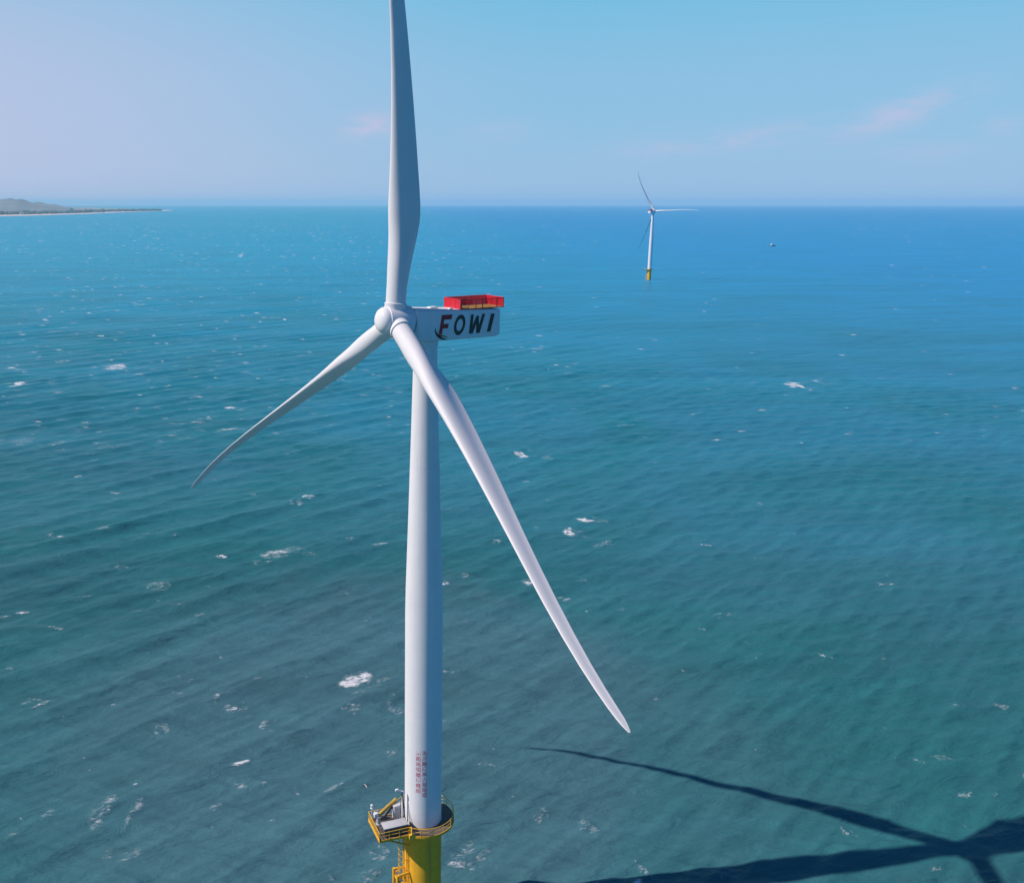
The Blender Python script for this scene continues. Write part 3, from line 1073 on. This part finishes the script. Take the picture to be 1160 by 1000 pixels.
# ------------------------------------------------------------------ far coast on the left
def land():
    # shoreline points (photo x, y on the water) running away to the right
    shore = [(-420, 257), (-250, 250.5), (-120, 247.5), (-40, 246), (0, 245.2), (40, 244.3), (75, 243.2), (105, 242.2), (130, 241.0), (155, 240.0), (178, 239.2), (196, 238.8)]
    pts = [sea_pt(x, y) for x, y in shore]
    rng = np.random.default_rng(4)
    bm = bmesh.new()
    rows = []
    depth = [0, 150, 500, 950, 1500, 2600, 4500, 8000, 14000]
    hgt = [-.6, 1.0, 2.4, 3.8, 6.5, 9, 14, 20, 26]
    n = 90
    xs = np.linspace(0, len(pts) - 1, n)
    base = []
    for q in xs:
        i = min(int(q), len(pts) - 2)
        base.append(pts[i].lerp(pts[i + 1], q - i))
    inland = Vector((-.35, .94, 0)).normalized()
    for di, (d, h) in enumerate(zip(depth, hgt)):
        row = []
        for i, b in enumerate(base):
            taper = min(1.0, (n - 1 - i) / 26) ** .8
            j = rng.uniform(-.25, .25) * d * .4 if di > 1 else rng.uniform(-12, 12)
            row.append(bm.verts.new(b + inland * (d * max(taper, .05) + j * taper) + Vector((0, 0, h * max(taper, .25) + (rng.uniform(-1, 1) * h * .25 if di > 3 else 0)))))
        rows.append(row)
    for A, B in zip(rows[:-1], rows[1:]):
        for i in range(n - 1):
            bm.faces.new((A[i], A[i + 1], B[i + 1], B[i]))
    m = bpy.data.materials.new("coast_ground")
    m.use_nodes = True
    k = NT(m.node_tree)
    p = m.node_tree.nodes["Principled BSDF"]
    p.inputs["Roughness"].default_value = .9
    tc = k.n("ShaderNodeTexCoord").outputs["Object"]
    geo = k.n("ShaderNodeNewGeometry").outputs["Position"]
    sep = k.n("ShaderNodeSeparateXYZ")
    k.link(geo, sep.inputs[0])
    n1 = k.noise(tc, .004, 6, .65)
    green = k.mix(k.smooth(n1, .4, .62), (.17, .24, .22), (.40, .41, .38))
    c = k.mix(k.smooth(k.math('ADD', sep.outputs[2], k.math('MULTIPLY', k.math('SUBTRACT', n1, .5), 4)), 4.2, 5.6), (.72, .58, .54), green)
    k.link(c, p.inputs["Base Color"])
    o = obj("coast_land", bm, m, None, 60)
    tag(o, "low hazy coast with a pale beach on the left horizon", "coast", kind="structure")
    # woodland belt behind the beach, one far mass
    bm = bmesh.new()
    for q in range(1500):
        t = rng.uniform(0, .94)
        b = base[int(t * (n - 1))]
        dd = (950 + 2600 * rng.uniform() ** 1.8 * (1 - t * .55)) * max(.05, min(1.0, (1 - t) * n / 26) ** .8)
        c = b + inland * dd
        r = rng.uniform(9, 24)
        g = bmesh.ops.create_icosphere(bm, subdivisions=1, radius=1.0, matrix=Matrix.Translation(c + Vector((rng.uniform(-40, 40), 0, 6 + r * .25))) @ Matrix.Diagonal((r * 1.5, r, r * rng.uniform(.5, .9), 1)))
        for v in g['verts']:
            v.co += Vector(rng.normal(0, r * .14, 3))
    o = obj("coastal_woodland", bm, mat("far_foliage", (.10, .17, .14), .9, var=.5, vscale=.02))
    tag(o, "dark belt of coastal woodland behind the far beach", "woodland", kind="stuff")
    # a few buildings that stand out of it
    mats = [mat("far_wall_white", (.72, .70, .66), .8), mat("far_wall_grey", (.45, .46, .46), .8), mat("far_wall_green", (.12, .36, .30), .7)]
    roofm = mat("far_roof", (.25, .2, .18), .8)
    info = [(6, 2, 60, 22, 16, 1), (22, 1, 40, 18, 20, 0), (43, 2.2, 46, 20, 24, 0), (60, 1, 90, 24, 18, 2), (72, 1, 70, 24, 20, 2), (84, .8, 26, 20, 52, 2), (97, .9, 60, 22, 24, 2),
            (103, 1, 34, 18, 14, 0), (118, .7, 60, 18, 10, 1), (131, .5, 70, 16, 9, 0), (141, .5, 80, 16, 8, 0)]
    labs = ["low grey block at the left edge of the far coast", "small pale block in the trees near the left edge of the coast", "pale narrow block among the far trees", "long low green shed behind the beach",
            "long green shed left of the tall far tower block", "tall green tower block standing highest on the far coast", "low green hall right of the tall far tower block", "small white house right of the low green hall",
            "long grey shed near the start of the spit", "white shed on the spit of the far coast", "long white shed nearest the tip of the spit"]
    for (px, dk, L, Wd, Hh, mi), lab in zip(info, labs):
        q = np.interp(px, [s[0] for s in shore], np.arange(len(shore)))
        i = min(int(q), len(pts) - 2)
        c = pts[i].lerp(pts[i + 1], q - i) + inland * ((850 + 100 * dk) * max(.06, min(1.0, (len(pts) - 1 - q) / (len(pts) - 1) * n / 26) ** .8))
        root = empty("coast_building", c + Vector((0, 0, 3)))
        tag(root, lab, "building", "buildings on the far coast")
        bm = bmesh.new()
        add_box(bm, (0, 0, Hh / 2), (L, Wd, Hh))
        obj("wall", bm, mats[mi], root)
        bm = bmesh.new()
        if Hh < 30:
            z = Hh + .01
            v = [bm.verts.new(x) for x in ((-L / 2 - 1, -Wd / 2 - 1, z), (L / 2 + 1, -Wd / 2 - 1, z), (L / 2 + 1, Wd / 2 + 1, z), (-L / 2 - 1, Wd / 2 + 1, z), (-L / 2, 0, z + 5), (L / 2, 0, z + 5))]
            for fidx in ((0, 1, 5, 4), (2, 3, 4, 5), (1, 2, 5), (3, 0, 4), (3, 2, 1, 0)):
                bm.faces.new([v[w] for w in fidx])
        else:
            add_box(bm, (0, 0, Hh + 2), (L * .5, Wd * .5, 4))
        obj("roof", bm, roofm, root)
    # hills far behind
    bm = bmesh.new()
    prof = [(-500, 150), (-380, 205), (-250, 190), (-140, 225), (-60, 220), (-20, 205), (6, 214), (28, 200), (46, 180), (58, 140), (70, 95), (84, 60), (100, 30), (118, 5), (130, -8), (420, -10)]
    xs = np.linspace(-500, 420, 150)
    hs = np.interp(xs, [a for a, _ in prof], [b for _, b in prof]) * 0.72
    hs = hs * (1 + .10 * np.sin(xs * .11) + .07 * np.sin(xs * .29 + 1) + .04 * np.sin(xs * .7))
    rows = []
    for dd, kf in ((11000, 0), (11600, .6), (12300, 1.0), (13500, .7), (15000, .0)):
        row = []
        for x, h in zip(xs, hs):
            dirv = px_dir(x, 231)
            if h < 0: h = -3
            p0 = Vector((dirv.x / dirv.y * dd, dd, -2 if kf == 0 else h * kf * (1 + .08 * math.sin(x * .37 + dd))))
            row.append(bm.verts.new(p0))
        rows.append(row)
    for A, B in zip(rows[:-1], rows[1:]):
        for i in range(len(xs) - 1):
            bm.faces.new((A[i], A[i + 1], B[i + 1], B[i]))
    o = obj("distant_hills", bm, mat("hill_cover", (.28, .33, .34), .9, var=.4, vscale=.001), None, 180)
    tag(o, "faint hills fading into haze on the left horizon", "hills", kind="structure")


land()

# ------------------------------------------------------------------ haze
bm = bmesh.new()
bmesh.ops.create_cube(bm, size=1.0, matrix=Matrix.Translation((0, 0, 137)) @ Matrix.Diagonal((124000, 124000, 290, 1)))
hz = bpy.data.materials.new("haze_air")
hz.use_nodes = True
t = hz.node_tree
t.nodes.clear()
o_ = t.nodes.new("ShaderNodeOutputMaterial")
v_ = t.nodes.new("ShaderNodeVolumePrincipled")
v_.inputs["Color"].default_value = (0.52, 0.84, 1.0, 1)
v_.inputs["Density"].default_value = 3.0e-5
v_.inputs["Anisotropy"].default_value = 0.0
t.links.new(v_.outputs[0], o_.inputs["Volume"])
haze = obj("haze", bm, hz)
tag(haze, "pale blue sea haze", "haze", kind="stuff")
